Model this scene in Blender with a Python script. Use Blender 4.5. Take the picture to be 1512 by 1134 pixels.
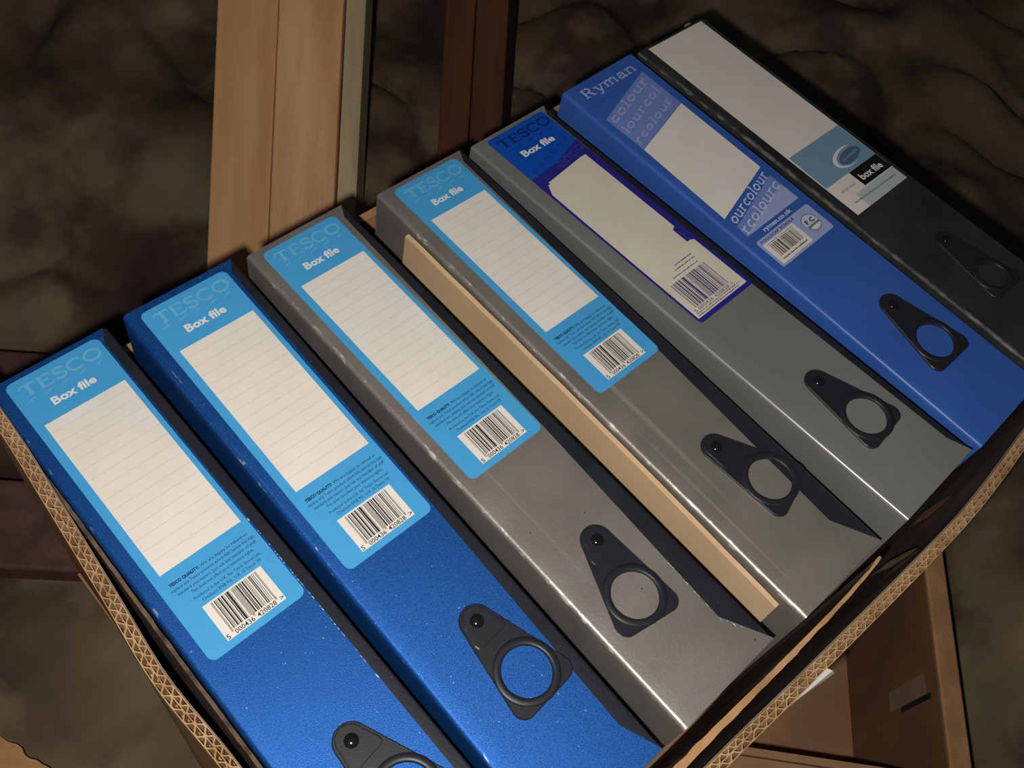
import bpy, bmesh, math, random
from mathutils import Vector, Matrix, noise

random.seed(7)
for _o in list(bpy.data.objects):
    bpy.data.objects.remove(_o)
SC = bpy.context.scene
COL = SC.collection

# ------------------------------------------------------------------ camera
CR = Vector((0.72761, -0.671354, 0.140951))      # image right
CD = Vector((-0.517963, -0.672384, -0.528786))   # image down
CF = Vector((0.449775, 0.311743, -0.83697))      # view direction
CP = Vector((-0.03782, -0.36, 0.48668))
cam_d = bpy.data.cameras.new('camera')
cam_d.sensor_width = 36.0
cam_d.lens = 35.03
cam_d.clip_start = 0.01
cam = bpy.data.objects.new('camera', cam_d)
COL.objects.link(cam)
m = Matrix((CR, -CD, -CF)).transposed().to_4x4()
m.translation = CP
cam.matrix_world = m
SC.camera = cam

# ------------------------------------------------------------------ world and light
world = bpy.data.worlds.new('loft_dark')
SC.world = world
world.use_nodes = True
bg = world.node_tree.nodes['Background']
bg.inputs[0].default_value = (0.62, 0.70, 0.85, 1)
bg.inputs[1].default_value = 0.03

# the phone's flash, a few centimetres below and left of the lens
fl_d = bpy.data.lights.new('phone_flash', 'POINT')
fl_d.energy = 11.5
fl_d.color = (1.0, 0.965, 0.92)
fl_d.shadow_soft_size = 0.006
fl = bpy.data.objects.new('phone_flash', fl_d)
COL.objects.link(fl)
fl.location = CP - CR * 0.022 + CD * 0.024 - CF * 0.004

SC.view_settings.view_transform = 'Standard'
SC.view_settings.look = 'None'
SC.view_settings.exposure = 0.0
SC.view_settings.gamma = 1.0
SC.view_settings.use_curve_mapping = False


# ------------------------------------------------------------------ helpers
def lin(r, g, b):
    f = lambda c: (c / 255 / 12.92) if c <= 10 else ((c / 255 + 0.055) / 1.055) ** 2.4
    return (f(r), f(g), f(b), 1.0)


def mat(name, col, rough=0.6, metal=0.0, col2=None, scale=40.0, mix=0.5, bump=0.0, bscale=300.0,
        detail=4.0, stretch=(1, 1, 1), spec=0.5, coat=0.0, ramp=(0.35, 0.65)):
    """Principled material with a noise-mixed colour and a fine noise bump."""
    M = bpy.data.materials.new(name)
    M.use_nodes = True
    nt = M.node_tree
    P = nt.nodes['Principled BSDF']
    P.inputs['Roughness'].default_value = rough
    P.inputs['Metallic'].default_value = metal
    P.inputs['Specular IOR Level'].default_value = spec
    P.inputs['Coat Weight'].default_value = coat
    P.inputs['Base Color'].default_value = col
    tc = nt.nodes.new('ShaderNodeTexCoord')
    mp = nt.nodes.new('ShaderNodeMapping')
    mp.inputs['Scale'].default_value = stretch
    nt.links.new(tc.outputs['Object'], mp.inputs['Vector'])
    if col2 is not None:
        n = nt.nodes.new('ShaderNodeTexNoise')
        n.inputs['Scale'].default_value = scale
        n.inputs['Detail'].default_value = detail
        nt.links.new(mp.outputs[0], n.inputs['Vector'])
        r = nt.nodes.new('ShaderNodeValToRGB')
        r.color_ramp.elements[0].position = ramp[0]
        r.color_ramp.elements[1].position = ramp[1]
        r.color_ramp.elements[0].color = col
        r.color_ramp.elements[1].color = col2
        nt.links.new(n.outputs['Fac'], r.inputs['Fac'])
        nt.links.new(r.outputs['Color'], P.inputs['Base Color'])
    if bump > 0:
        n2 = nt.nodes.new('ShaderNodeTexNoise')
        n2.inputs['Scale'].default_value = bscale
        n2.inputs['Detail'].default_value = 3.0
        nt.links.new(mp.outputs[0], n2.inputs['Vector'])
        b = nt.nodes.new('ShaderNodeBump')
        b.inputs['Strength'].default_value = bump
        b.inputs['Distance'].default_value = 0.001
        nt.links.new(n2.outputs['Fac'], b.inputs['Height'])
        nt.links.new(b.outputs['Normal'], P.inputs['Normal'])
    return M


def add_wear(M, colour, lo=0.60, hi=0.66, scale=260.0, edge=0.18):
    """Scuffs where the cover's rounded long edge has rubbed through to the paper."""
    nt = M.node_tree
    P = nt.nodes['Principled BSDF']
    tc = nt.nodes.new('ShaderNodeTexCoord')
    sx = nt.nodes.new('ShaderNodeSeparateXYZ')
    nt.links.new(tc.outputs['Normal'], sx.inputs[0])
    pr = nt.nodes.new('ShaderNodeMath'); pr.operation = 'MULTIPLY'
    nt.links.new(sx.outputs['X'], pr.inputs[0]); nt.links.new(sx.outputs['Z'], pr.inputs[1])
    less = nt.nodes.new('ShaderNodeMath'); less.operation = 'LESS_THAN'
    less.inputs[1].default_value = -edge
    nt.links.new(pr.outputs[0], less.inputs[0])
    n = nt.nodes.new('ShaderNodeTexNoise')
    n.inputs['Scale'].default_value = scale
    n.inputs['Detail'].default_value = 5
    mp = nt.nodes.new('ShaderNodeMapping')
    mp.inputs['Scale'].default_value = (1, 0.35, 1)
    nt.links.new(tc.outputs['Object'], mp.inputs['Vector'])
    nt.links.new(mp.outputs[0], n.inputs['Vector'])
    r = nt.nodes.new('ShaderNodeMapRange')
    r.inputs['From Min'].default_value = lo
    r.inputs['From Max'].default_value = hi
    nt.links.new(n.outputs['Fac'], r.inputs['Value'])
    mu = nt.nodes.new('ShaderNodeMath'); mu.operation = 'MULTIPLY'
    nt.links.new(r.outputs[0], mu.inputs[0])
    nt.links.new(less.outputs[0], mu.inputs[1])
    blend(M, mu.outputs[0], colour)


def blend(M, fac, colour):
    nt = M.node_tree
    P = nt.nodes['Principled BSDF']
    mx = nt.nodes.new('ShaderNodeMix'); mx.data_type = 'RGBA'
    old = P.inputs['Base Color'].links
    if old:
        nt.links.new(old[0].from_socket, mx.inputs[6])
    else:
        mx.inputs[6].default_value = P.inputs['Base Color'].default_value
    mx.inputs[7].default_value = colour
    nt.links.new(fac, mx.inputs[0])
    nt.links.new(mx.outputs[2], P.inputs['Base Color'])


def add_marks(M, colour, stretch, scale, lo, hi, amount=1.0, detail=2.0):
    """sparse scratches or specks: thresholded, stretched noise"""
    nt = M.node_tree
    tc = nt.nodes.new('ShaderNodeTexCoord')
    mp = nt.nodes.new('ShaderNodeMapping')
    mp.inputs['Scale'].default_value = stretch
    nt.links.new(tc.outputs['Object'], mp.inputs['Vector'])
    n = nt.nodes.new('ShaderNodeTexNoise')
    n.inputs['Scale'].default_value = scale
    n.inputs['Detail'].default_value = detail
    nt.links.new(mp.outputs[0], n.inputs['Vector'])
    r = nt.nodes.new('ShaderNodeMapRange')
    r.inputs['From Min'].default_value = lo
    r.inputs['From Max'].default_value = hi
    r.inputs['To Max'].default_value = amount
    nt.links.new(n.outputs['Fac'], r.inputs['Value'])
    blend(M, r.outputs[0], colour)


def link(name, me, M, parent=None):
    if M is not None and not me.materials:
        me.materials.append(M)
    o = bpy.data.objects.new(name, me)
    COL.objects.link(o)
    if parent is not None:
        o.parent = parent
    return o


def obj(name, verts, faces, M, parent=None, smooth=False, recalc=True):
    me = bpy.data.meshes.new(name)
    me.from_pydata([tuple(v) for v in verts], [], faces)
    if recalc:
        bm = bmesh.new(); bm.from_mesh(me)
        bmesh.ops.recalc_face_normals(bm, faces=bm.faces)
        bm.to_mesh(me); bm.free()
    if smooth:
        me.polygons.foreach_set('use_smooth', [True] * len(me.polygons))
    me.update()
    return link(name, me, M, parent)


def tag(o, label=None, cat=None, group=None, kind=None):
    if label: o['label'] = label
    if cat: o['category'] = cat
    if group: o['group'] = group
    if kind: o['kind'] = kind
    return o


def empty(name, loc=(0, 0, 0), matrix=None):
    e = bpy.data.objects.new(name, None)
    e.empty_display_size = 0.03
    COL.objects.link(e)
    if matrix is not None:
        e.matrix_world = matrix
    else:
        e.location = loc
    return e


class MB:
    """Collects geometry in metres for one mesh."""
    def __init__(s):
        s.v = []; s.f = []

    def add(s, vs, fs):
        k = len(s.v)
        s.v += [tuple(v) for v in vs]
        s.f += [tuple(i + k for i in f) for f in fs]

    def box(s, a, b):
        x0, y0, z0 = a; x1, y1, z1 = b
        s.add([(x0, y0, z0), (x1, y0, z0), (x1, y1, z0), (x0, y1, z0), (x0, y0, z1), (x1, y0, z1), (x1, y1, z1), (x0, y1, z1)],
              [(0, 3, 2, 1), (4, 5, 6, 7), (0, 1, 5, 4), (1, 2, 6, 5), (2, 3, 7, 6), (3, 0, 4, 7)])

    def prism(s, poly, z0, z1):
        n = len(poly)
        s.add([(p[0], p[1], z0) for p in poly] + [(p[0], p[1], z1) for p in poly],
              [tuple(range(n - 1, -1, -1)), tuple(range(n, 2 * n))] + [(i, (i + 1) % n, n + (i + 1) % n, n + i) for i in range(n)])

    def obox(s, o, ex, ey, ez):
        """box from corner o spanned by three edge vectors"""
        o, ex, ey, ez = map(Vector, (o, ex, ey, ez))
        s.add([o, o + ex, o + ex + ey, o + ey, o + ez, o + ex + ez, o + ex + ey + ez, o + ey + ez],
              [(0, 3, 2, 1), (4, 5, 6, 7), (0, 1, 5, 4), (1, 2, 6, 5), (2, 3, 7, 6), (3, 0, 4, 7)])

    def build(s, name, M, parent=None, smooth=False, recalc=True):
        return obj(name, s.v, s.f, M, parent, smooth, recalc)


def rrect(x0, y0, x1, y1, r, n=5):
    pts = []
    for cx, cy, a0 in ((x1 - r, y1 - r, 0), (x0 + r, y1 - r, 90), (x0 + r, y0 + r, 180), (x1 - r, y0 + r, 270)):
        for i in range(n + 1):
            a = math.radians(a0 + 90 * i / n)
            pts.append((cx + r * math.cos(a), cy + r * math.sin(a)))
    return pts


def ellipse(cx, cy, rx, ry, n=32, a0=0, a1=360, tilt=0):
    pts = []
    full = abs(a1 - a0) >= 360
    for i in range(n if full else n + 1):
        a = math.radians(a0 + (a1 - a0) * i / n)
        x, y = rx * math.cos(a), ry * math.sin(a)
        t = math.radians(tilt)
        pts.append((cx + x * math.cos(t) - y * math.sin(t), cy + x * math.sin(t) + y * math.cos(t)))
    return pts


# ------------------------------------------------------------------ materials
KRAFT = mat('kraft_cardboard', lin(198, 152, 104), 0.85, 0, lin(170, 126, 84), 30, bump=0.3, bscale=500, spec=0.2)
KRAFT_EDGE = mat('kraft_fluting', lin(196, 160, 118), 0.85, 0, lin(168, 130, 90), 60, spec=0.2)
KRAFT_OLD = mat('kraft_dull', lin(186, 144, 108), 0.85, 0, lin(160, 120, 88), 12, bump=0.3, bscale=400, spec=0.2)
KRAFT_DARK = mat('kraft_brown_liner', lin(136, 96, 68), 0.8, 0, lin(116, 82, 58), 14, bump=0.2, bscale=300, spec=0.25)
LINER = mat('dark_box_liner', lin(150, 130, 120), 0.45, 0, lin(120, 102, 94), 20, bump=0.15, bscale=200, spec=0.5)
DUSTY = mat('dusty_torn_card', lin(120, 96, 78), 0.9, 0, lin(70, 56, 48), 120, spec=0.2)
TAN = mat('tan_board', lin(226, 192, 150), 0.7, 0, lin(214, 180, 138), 12, bump=0.05, bscale=200, spec=0.3)
PINE = mat('pine_timber', lin(228, 174, 120), 0.5, 0, lin(208, 152, 100), 7, bump=0.2, bscale=60, stretch=(5, 5, 0.4), spec=0.4, detail=5)
PINE2 = mat('pine_timber_planed', lin(238, 186, 136), 0.36, 0, lin(206, 150, 102), 6, bump=0.3, bscale=70, stretch=(5, 5, 0.8), spec=0.5, detail=6)
PINE_SIDE = mat('pine_timber_grey_side', lin(190, 170, 128), 0.6, 0, lin(160, 142, 106), 10, bump=0.25, bscale=60, stretch=(6, 6, 0.5))
REDWOOD = mat('dark_red_timber', lin(104, 60, 36), 0.75, 0, lin(80, 48, 32), 8, bump=0.2, bscale=60, stretch=(6, 6, 0.5), spec=0.25)
JOIST = mat('stained_joist_timber', lin(104, 76, 66), 0.8, 0, lin(84, 60, 54), 10, bump=0.2, bscale=60, stretch=(6, 6, 0.6), spec=0.2)
WOOL = mat('mineral_wool', lin(136, 119, 93), 0.95, 0, lin(72, 59, 50), 4.5, bump=0.7, bscale=24, detail=4, spec=0.05, ramp=(0.36, 0.68))
add_marks(WOOL, lin(74, 56, 54), (1, 1, 1), 8, 0.50, 0.62, 0.75, 4)
add_marks(WOOL, lin(166, 148, 118), (1, 1, 1), 13, 0.58, 0.74, 0.5, 4)
FLOOR_M = mat('chipboard', lin(90, 70, 50), 0.9, 0, lin(70, 54, 40), 40)

BLUE_MET = mat('metallic_blue_paper', lin(22, 78, 154), 0.47, 0.62, lin(40, 110, 194), 1400, bump=0.25, bscale=2400, detail=2, spec=0.5, ramp=(0.3, 0.7))
add_marks(BLUE_MET, lin(140, 175, 225), (1, 1, 1), 420, 0.73, 0.76)
add_wear(BLUE_MET, lin(170, 190, 225), lo=0.62, hi=0.68)
GREY_MET = mat('metallic_grey_paper', lin(158, 150, 143), 0.44, 0.6, lin(174, 166, 157), 25, bump=0.12, bscale=700, detail=6)
add_marks(GREY_MET, lin(214, 205, 194), (120, 2.2, 120), 1.0, 0.66, 0.72, 0.5)
add_marks(GREY_MET, lin(60, 54, 50), (1, 1, 1), 330, 0.77, 0.79)
add_wear(GREY_MET, lin(236, 228, 214), lo=0.56, hi=0.64)
GREY_SAT = mat('satin_grey_paper', lin(152, 152, 149), 0.36, 0.45, lin(160, 159, 155), 15, bump=0.03, bscale=300)
BLUE_SAT = mat('satin_blue_paper', lin(54, 96, 178), 0.40, 0.0, lin(58, 102, 186), 20, bump=0.04, bscale=400)
BLACK_CLOTH = mat('black_paper', lin(34, 36, 42), 0.5, 0, lin(42, 44, 49), 30, bump=0.1, bscale=600, spec=0.35)
add_marks(BLACK_CLOTH, lin(110, 108, 104), (1, 1, 1), 380, 0.76, 0.79)
BLACK_SPINE = mat('black_mottled_paper', lin(38, 39, 40), 0.5, 0, lin(56, 57, 56), 18, bump=0.1, bscale=500, spec=0.4)
add_wear(BLACK_SPINE, lin(104, 98, 90), lo=0.45, hi=0.62)
PLASTIC = mat('black_plastic', lin(38, 38, 44), 0.42, 0, spec=0.45, bump=0.05, bscale=900)
RIVET = mat('black_rivet', lin(34, 34, 36), 0.14, 0.3, spec=0.6)

SKY = mat('label_sky_blue', lin(76, 170, 228), 0.42, 0, spec=0.4)
SKY_PALE = mat('label_pale_blue_print', lin(112, 188, 230), 0.45, 0, spec=0.4)
SKY_SHADE = mat('label_letter_shadow_blue', lin(58, 138, 196), 0.45, 0, spec=0.4)
PAPER = mat('label_white', lin(246, 237, 225), 0.6, 0, lin(240, 231, 218), 30, spec=0.3)
PAPER_Y = mat('label_cream', lin(232, 222, 204), 0.6, 0, lin(226, 214, 196), 30, spec=0.3)
RULE = mat('ruled_line_grey', lin(206, 198, 190), 0.6)
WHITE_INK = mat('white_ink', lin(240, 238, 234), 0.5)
NAVY_INK = mat('navy_ink', lin(22, 50, 96), 0.5)
BLACK_INK = mat('black_ink', lin(24, 24, 26), 0.5)
ROYAL = mat('label_royal_blue', lin(14, 84, 190), 0.35, 0, spec=0.45)
ROYAL_DK = mat('label_dark_blue_print', lin(16, 42, 122), 0.4)
PURPLE = mat('label_purple_blue', lin(46, 42, 140), 0.4)
PURPLE_LT = mat('label_purple_print', lin(66, 66, 160), 0.4)
LAVENDER = mat('label_lavender', lin(168, 180, 226), 0.45)
LAV_MID = mat('label_mid_lavender', lin(122, 144, 210), 0.45)
LAV_LT = mat('label_light_lavender', lin(206, 214, 240), 0.45)
PERI = mat('label_periwinkle', lin(84, 116, 196), 0.45)
STEEL = mat('label_steel_blue', lin(128, 164, 190), 0.45)
STEEL_DK = mat('label_dark_steel_blue', lin(86, 112, 136), 0.45)
PALE_GREY = mat('label_pale_grey_blue', lin(196, 208, 208), 0.5)
GREY_INK = mat('grey_ink', lin(120, 124, 128), 0.5)
LILAC_INK = mat('lilac_ink', lin(176, 178, 190), 0.5)
BAR_VIOLET = mat('violet_bar_ink', lin(48, 46, 110), 0.5)


# ------------------------------------------------------------------ lettering
def text_shape(s, bold=0.0):
    cu = bpy.data.curves.new('text', 'FONT')
    cu.body = s
    cu.offset = bold
    cu.resolution_u = 2
    o = bpy.data.objects.new('text', cu)
    me = bpy.data.meshes.new_from_object(o)
    vs = [tuple(v.co) for v in me.vertices]
    fs = [tuple(p.vertices) for p in me.polygons]
    bpy.data.objects.remove(o); bpy.data.curves.remove(cu); bpy.data.meshes.remove(me)
    return vs, fs


def fit_text(mb, s, x0, x1, yb, h, z, bold=0.0, slant=0.0, cap=0.73):
    """lay text flat from x0 to x1 on the baseline yb, cap height h (all mm)"""
    vs, fs = text_shape(s, bold)
    if not vs: return
    xa = min(v[0] for v in vs); xb = max(v[0] for v in vs)
    kx = (x1 - x0) / (xb - xa); ky = h / cap
    mb.add([(x0 + (v[0] - xa) * kx, yb + v[1] * ky + slant * (v[0] - xa) * kx, z) for v in vs], fs)


LIFT = [0.0]


def stroke(mb, pts, w, z, w2=None):
    """one flat pen stroke as a mitred strip; each stroke lies a hair above the one before"""
    P = []
    for p in pts:
        v = Vector(p)
        if not P or (v - P[-1]).length > 1e-6: P.append(v)
    if len(P) < 2: return
    LIFT[0] = (LIFT[0] + 0.012) % 0.072
    zz = z + LIFT[0]
    closed = (P[0] - P[-1]).length < 1e-4
    if closed: P.pop()
    n = len(P)
    L_ = []; R_ = []
    for i in range(n):
        if closed:
            d0 = (P[i] - P[i - 1]).normalized(); d1 = (P[(i + 1) % n] - P[i]).normalized()
        else:
            d0 = (P[i] - P[max(i - 1, 0)]) if i else (P[1] - P[0])
            d1 = (P[min(i + 1, n - 1)] - P[i]) if i < n - 1 else (P[-1] - P[-2])
            d0 = d0.normalized(); d1 = d1.normalized()
        t = d0 + d1
        t = t.normalized() if t.length > 1e-6 else d1
        nn = Vector((-t.y, t.x))
        k = 1 / max(0.45, nn.dot(Vector((-d1.y, d1.x))))
        L_.append(P[i] + nn * w / 2 * k); R_.append(P[i] - nn * w / 2 * k)
    fs = [(i, (i + 1) % n, n + (i + 1) % n, n + i) for i in range(n if closed else n - 1)]
    mb.add([(p.x, p.y, zz) for p in R_] + [(p.x, p.y, zz) for p in L_], fs)


def arc(cx, cy, rx, ry, a0, a1, n=14):
    return [(cx + rx * math.cos(math.radians(a0 + (a1 - a0) * i / n)), cy + ry * math.sin(math.radians(a0 + (a1 - a0) * i / n))) for i in range(n + 1)]


# glyphs in a 1-high cap box: (advance, [(polyline, width), ...])
CAPS = {
    'T': (0.92, [([(0.42, 0.03), (0.42, 0.95)], 0.17), ([(0.03, 0.95), (0.81, 0.95)], 0.1), ([(0.03, 0.95), (0.01, 0.72)], 0.06),
                 ([(0.81, 0.95), (0.83, 0.72)], 0.06), ([(0.26, 0.03), (0.58, 0.03)], 0.06)]),
    'E': (0.86, [([(0.16, 0.03), (0.16, 0.97)], 0.17), ([(0.04, 0.96), (0.7, 0.96)], 0.08), ([(0.04, 0.04), (0.74, 0.04)], 0.08),
                 ([(0.16, 0.52), (0.56, 0.52)], 0.08), ([(0.7, 0.96), (0.72, 0.76)], 0.06), ([(0.74, 0.04), (0.78, 0.26)], 0.06),
                 ([(0.56, 0.42), (0.56, 0.62)], 0.05)]),
    'S': (0.74, [(arc(0.34, 0.745, 0.26, 0.22, 20, 230) + arc(0.34, 0.27, 0.28, 0.24, 65, -160), 0.13),
                 ([(0.62, 0.96), (0.62, 0.72)], 0.05), ([(0.05, 0.04), (0.05, 0.3)], 0.05)]),
    'C': (0.96, [(arc(0.48, 0.5, 0.4, 0.46, 42, 318, 22), 0.13), ([(0.82, 0.98), (0.82, 0.7)], 0.05)]),
    'O': (1.04, [(arc(0.5, 0.5, 0.42, 0.45, 0, 360, 28), 0.14)]),
}
X = 0.68   # x-height of the slab lower case
SLAB = {
    'R': (0.98, [([(0.2, 0.04), (0.2, 0.96)], 0.17), ([(0.05, 0.04), (0.38, 0.04)], 0.09), ([(0.05, 0.96), (0.5, 0.96)], 0.09),
                 (arc(0.5, 0.74, 0.24, 0.22, 90, -90, 9), 0.15), ([(0.2, 0.5), (0.5, 0.5)], 0.09), ([(0.5, 0.5), (0.78, 0.06)], 0.16), ([(0.66, 0.04), (0.94, 0.04)], 0.09)]),
    'y': (0.86, [([(0.16, X), (0.42, 0.04)], 0.15), ([(0.7, X), (0.36, -0.26), (0.14, -0.24)], 0.13), ([(0.02, X - .04), (0.34, X - .04)], 0.09), ([(0.54, X - .04), (0.84, X - .04)], 0.09)]),
    'm': (1.2, [([(0.16, 0), (0.16, X)], 0.15), (arc(0.36, 0.46, 0.2, 0.18, 170, 0, 8) + [(0.56, 0)], 0.14), (arc(0.77, 0.46, 0.21, 0.18, 170, 0, 8) + [(0.98, 0)], 0.14),
                ([(0.02, 0.04), (0.3, 0.04)], 0.09), ([(0.44, 0.04), (0.68, 0.04)], 0.09), ([(0.86, 0.04), (1.12, 0.04)], 0.09), ([(0.02, X - .04), (0.16, X - .04)], 0.09)]),
    'a': (0.82, [(arc(0.36, 0.46, 0.22, 0.18, 160, 0, 8) + [(0.58, 0.04), (0.76, 0.04)], 0.14), (arc(0.34, 0.2, 0.22, 0.16, 60, 330, 12), 0.13)]),
    'n': (0.92, [([(0.18, 0), (0.18, X)], 0.15), (arc(0.43, 0.44, 0.25, 0.2, 170, 0, 8) + [(0.68, 0)], 0.14), ([(0.03, 0.04), (0.33, 0.04)], 0.09),
                 ([(0.54, 0.04), (0.82, 0.04)], 0.09), ([(0.03, X - .04), (0.18, X - .04)], 0.09)]),
    'o': (0.84, [(arc(0.4, X / 2, 0.29, X / 2 - 0.06, 0, 360, 18), 0.15)]),
    'u': (0.92, [([(0.18, X)] + arc(0.43, 0.24, 0.25, 0.2, 180, 340, 8), 0.14), ([(0.68, 0), (0.68, X)], 0.15), ([(0.03, X - .04), (0.18, X - .04)], 0.09),
                 ([(0.52, X - .04), (0.68, X - .04)], 0.09), ([(0.68, 0.04), (0.84, 0.04)], 0.09)]),
    'r': (0.74, [([(0.2, 0), (0.2, X)], 0.15), (arc(0.45, 0.42, 0.24, 0.22, 170, 60, 6), 0.14), ([(0.03, 0.04), (0.4, 0.04)], 0.09), ([(0.03, X - .04), (0.2, X - .04)], 0.09)]),
    'c': (0.78, [(arc(0.4, X / 2, 0.29, X / 2 - 0.06, 50, 320, 14), 0.15), ([(0.6, X - .02), (0.6, X - .2)], 0.08)]),
    'l': (0.5, [([(0.25, 0), (0.25, 1.0)], 0.15), ([(0.05, 0.04), (0.45, 0.04)], 0.09), ([(0.07, 0.96), (0.25, 0.96)], 0.09)]),
}


def fit_glyphs(mb, s, font, x0, x1, yb, h, z, slant=0.0, weight=1.0):
    total = sum(font[c][0] for c in s)
    k = (x1 - x0) / total
    x = 0.0
    for c in s:
        adv, strokes = font[c]
        for pts, w in strokes:
            p2 = []
            for px, py in pts:
                gx = x0 + (x + px) * k
                p2.append((gx, yb + py * h + slant * (gx - x0)))
            stroke(mb, p2, w * weight * (k + h) / 2, z)
        x += adv


def ean_bits(code):
    Lc = ['0001101', '0011001', '0010011', '0111101', '0100011', '0110001', '0101111', '0111011', '0110111', '0001011']
    par = ['LLLLLL', 'LLGLGG', 'LLGGLG', 'LLGGGL', 'LGLLGG', 'LGGLLG', 'LGGGLL', 'LGLGLG', 'LGLGGL', 'LGGLGL'][int(code[0])]
    b = '101'
    for i, d in enumerate(code[1:7]):
        L_ = Lc[int(d)]
        b += L_ if par[i] == 'L' else ''.join('1' if c == '0' else '0' for c in L_)[::-1]
    b += '01010'
    for d in code[7:]:
        b += ''.join('1' if c == '0' else '0' for c in Lc[int(d)])
    return b + '101'


def bars(mb, x0, x1, y0, y1, z, code='5000436420828'):
    bits = ean_bits(code)
    u = (x1 - x0) / len(bits)
    i = 0
    while i < len(bits):
        if bits[i] == '1':
            j = i
            while j < len(bits) and bits[j] == '1': j += 1
            mb.add([(x0 + i * u, y0, z), (x0 + j * u, y0, z), (x0 + j * u, y1, z), (x0 + i * u, y1, z)], [(0, 1, 2, 3)])
            i = j
        else:
            i += 1


def greek(mb, x0, x1, y, h, z, seed=1, slant=0.0):
    """a line of print too small to read: a row of short dashes of word length"""
    rnd = random.Random(seed)
    x = x0
    while x < x1 - 0.3:
        w = min(rnd.uniform(0.5, 1.1), x1 - x)
        hh = h * rnd.uniform(0.65, 1.0)
        yy = y + slant * (x - x0)
        mb.add([(x, yy, z), (x + w, yy, z), (x + w, yy + hh, z), (x, yy + hh, z)], [(0, 1, 2, 3)])
        x += w + (rnd.uniform(0.2, 0.35) if rnd.random() < 0.75 else 0.7)


# ================================================================== THE SETTING
obj('floor', [(-2.2, -2.2, -0.50), (3.4, -2.2, -0.50), (3.4, 3.2, -0.50), (-2.2, 3.2, -0.50),
              (-2.2, -2.2, -0.54), (3.4, -2.2, -0.54), (3.4, 3.2, -0.54), (-2.2, 3.2, -0.54)],
    [(0, 1, 2, 3), (7, 6, 5, 4), (0, 4, 5, 1), (1, 5, 6, 2), (2, 6, 7, 3), (3, 7, 4, 0)], FLOOR_M)['kind'] = 'structure'

# second carton: corner K, edge directions E1 (right wall) and E2 (near wall)
K2 = Vector((0.409, -0.5545, 0)); E1 = Vector((0.755, 0.656, 0)).normalized(); E2 = Vector((-E1.y, E1.x, 0))
B2L, B2W, B2Z0, B2Z1 = 0.44, 0.36, -0.462, -0.302
JD = Vector((0.735, -0.678, 0)).normalized(); JN = Vector((-JD.y, JD.x, 0))
J1 = Vector((-0.036, 0.090, 0)); J2 = Vector((0.040, 0.2285, 0))


def wool_height(x, y):
    n1 = noise.noise(Vector((x * 3.1, y * 3.1, 1.7)))
    n2 = noise.noise(Vector((x * 8.0 + 3, y * 8.0, 4.2)))
    n3 = abs(noise.noise(Vector((x * 5.0 - y * 2.0, y * 4.2 + x * 2.4, 9.1))))
    n4 = noise.noise(Vector((x * 22, y * 22, 2.2)))
    v = max(0, 0.22 - n3) / 0.22
    h = -0.335 + 0.05 * n1 + 0.026 * n2 - 0.024 * v * v * (3 - 2 * v) + 0.004 * n4
    h += 0.055 * math.exp(-((x + 0.10) ** 2 + (y + 0.02) ** 2) / 0.008)
    far = max(0.0, x - 0.62)
    h += 0.02 * min(far, 0.5)
    # pressed down under the main box
    dx = max(-0.05 - x, x - 0.63, 0); dy = max(-0.43 - y, y - 0.04, 0)
    d = math.hypot(dx, dy)
    if d < 0.06:
        t = d / 0.06
        h = min(h, -0.300 + 0.0 * t) * t + (1 - t) * -0.303
    # hollow for the second carton
    q = Vector((x, y, 0)) - K2
    a = q.dot(E1); b = q.dot(E2)
    dx = max(-0.03 - a, a - B2L - 0.03, 0); dy = max(-0.04 - b, b - B2W - 0.03, 0)
    d = math.hypot(dx, dy)
    if d < 0.07:
        t = (d / 0.07) ** 1.5
        h = h * t + (1 - t) * -0.470
    # joists lie in shallow troughs
    for J, hw in ((J1, 0.05), (J2, 0.022)):
        q = Vector((x, y, 0)) - J
        s = abs(q.dot(JN)); l = q.dot(JD)
        if s < hw + 0.02 and l < 0.5:
            h = min(h, -0.318 if s < hw + 0.006 else -0.308)
    return max(h, -0.485)


NX, NY = 236, 214
X0, X1, Y0, Y1 = -1.3, 2.7, -1.5, 2.1
vs = []
for j in range(NY + 1):
    for i in range(NX + 1):
        x = X0 + (X1 - X0) * i / NX; y = Y0 + (Y1 - Y0) * j / NY
        vs.append((x, y, wool_height(x, y)))
fs = [(j * (NX + 1) + i, j * (NX + 1) + i + 1, (j + 1) * (NX + 1) + i + 1, (j + 1) * (NX + 1) + i) for j in range(NY) for i in range(NX)]
wool = obj('loft_insulation', vs, fs, WOOL, smooth=True, recalc=False)
tag(wool, 'dull brown-grey mineral wool insulation lying all over the loft floor', 'insulation', kind='stuff')


# joists ------------------------------------------------------------------
def joist(J, hw, l0, l1, z0, z1, label):
    mb = MB()
    mb.obox(J + JD * l0 - JN * hw + Vector((0, 0, z0)), JD * (l1 - l0), JN * 2 * hw, Vector((0, 0, z1 - z0)))
    o = mb.build('timber_joist', JOIST)
    bv = o.modifiers.new('bevel', 'BEVEL'); bv.width = 0.003; bv.segments = 2
    tag(o, label, 'joist')


joist(J1, 0.038, -0.75, 0.26, -0.40, -0.2955, 'wide dark reddish timber joist running under the box beside its left wall')
joist(J2, 0.012, -0.75, 0.20, -0.40, -0.3000, 'narrow brown batten half sunk in insulation behind the leftmost blue file')

# struts ------------------------------------------------------------------
U = Vector((0.53272, 0.6112, 0.58536)).normalized()
Wd = (CR - U * CR.dot(U)).normalized()
Nd = Wd.cross(U).normalized()
if Nd.dot(CF) > 0: Nd = -Nd          # points at the viewer


def turn(v, ang):
    return Matrix.Rotation(ang, 3, U) @ v


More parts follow.
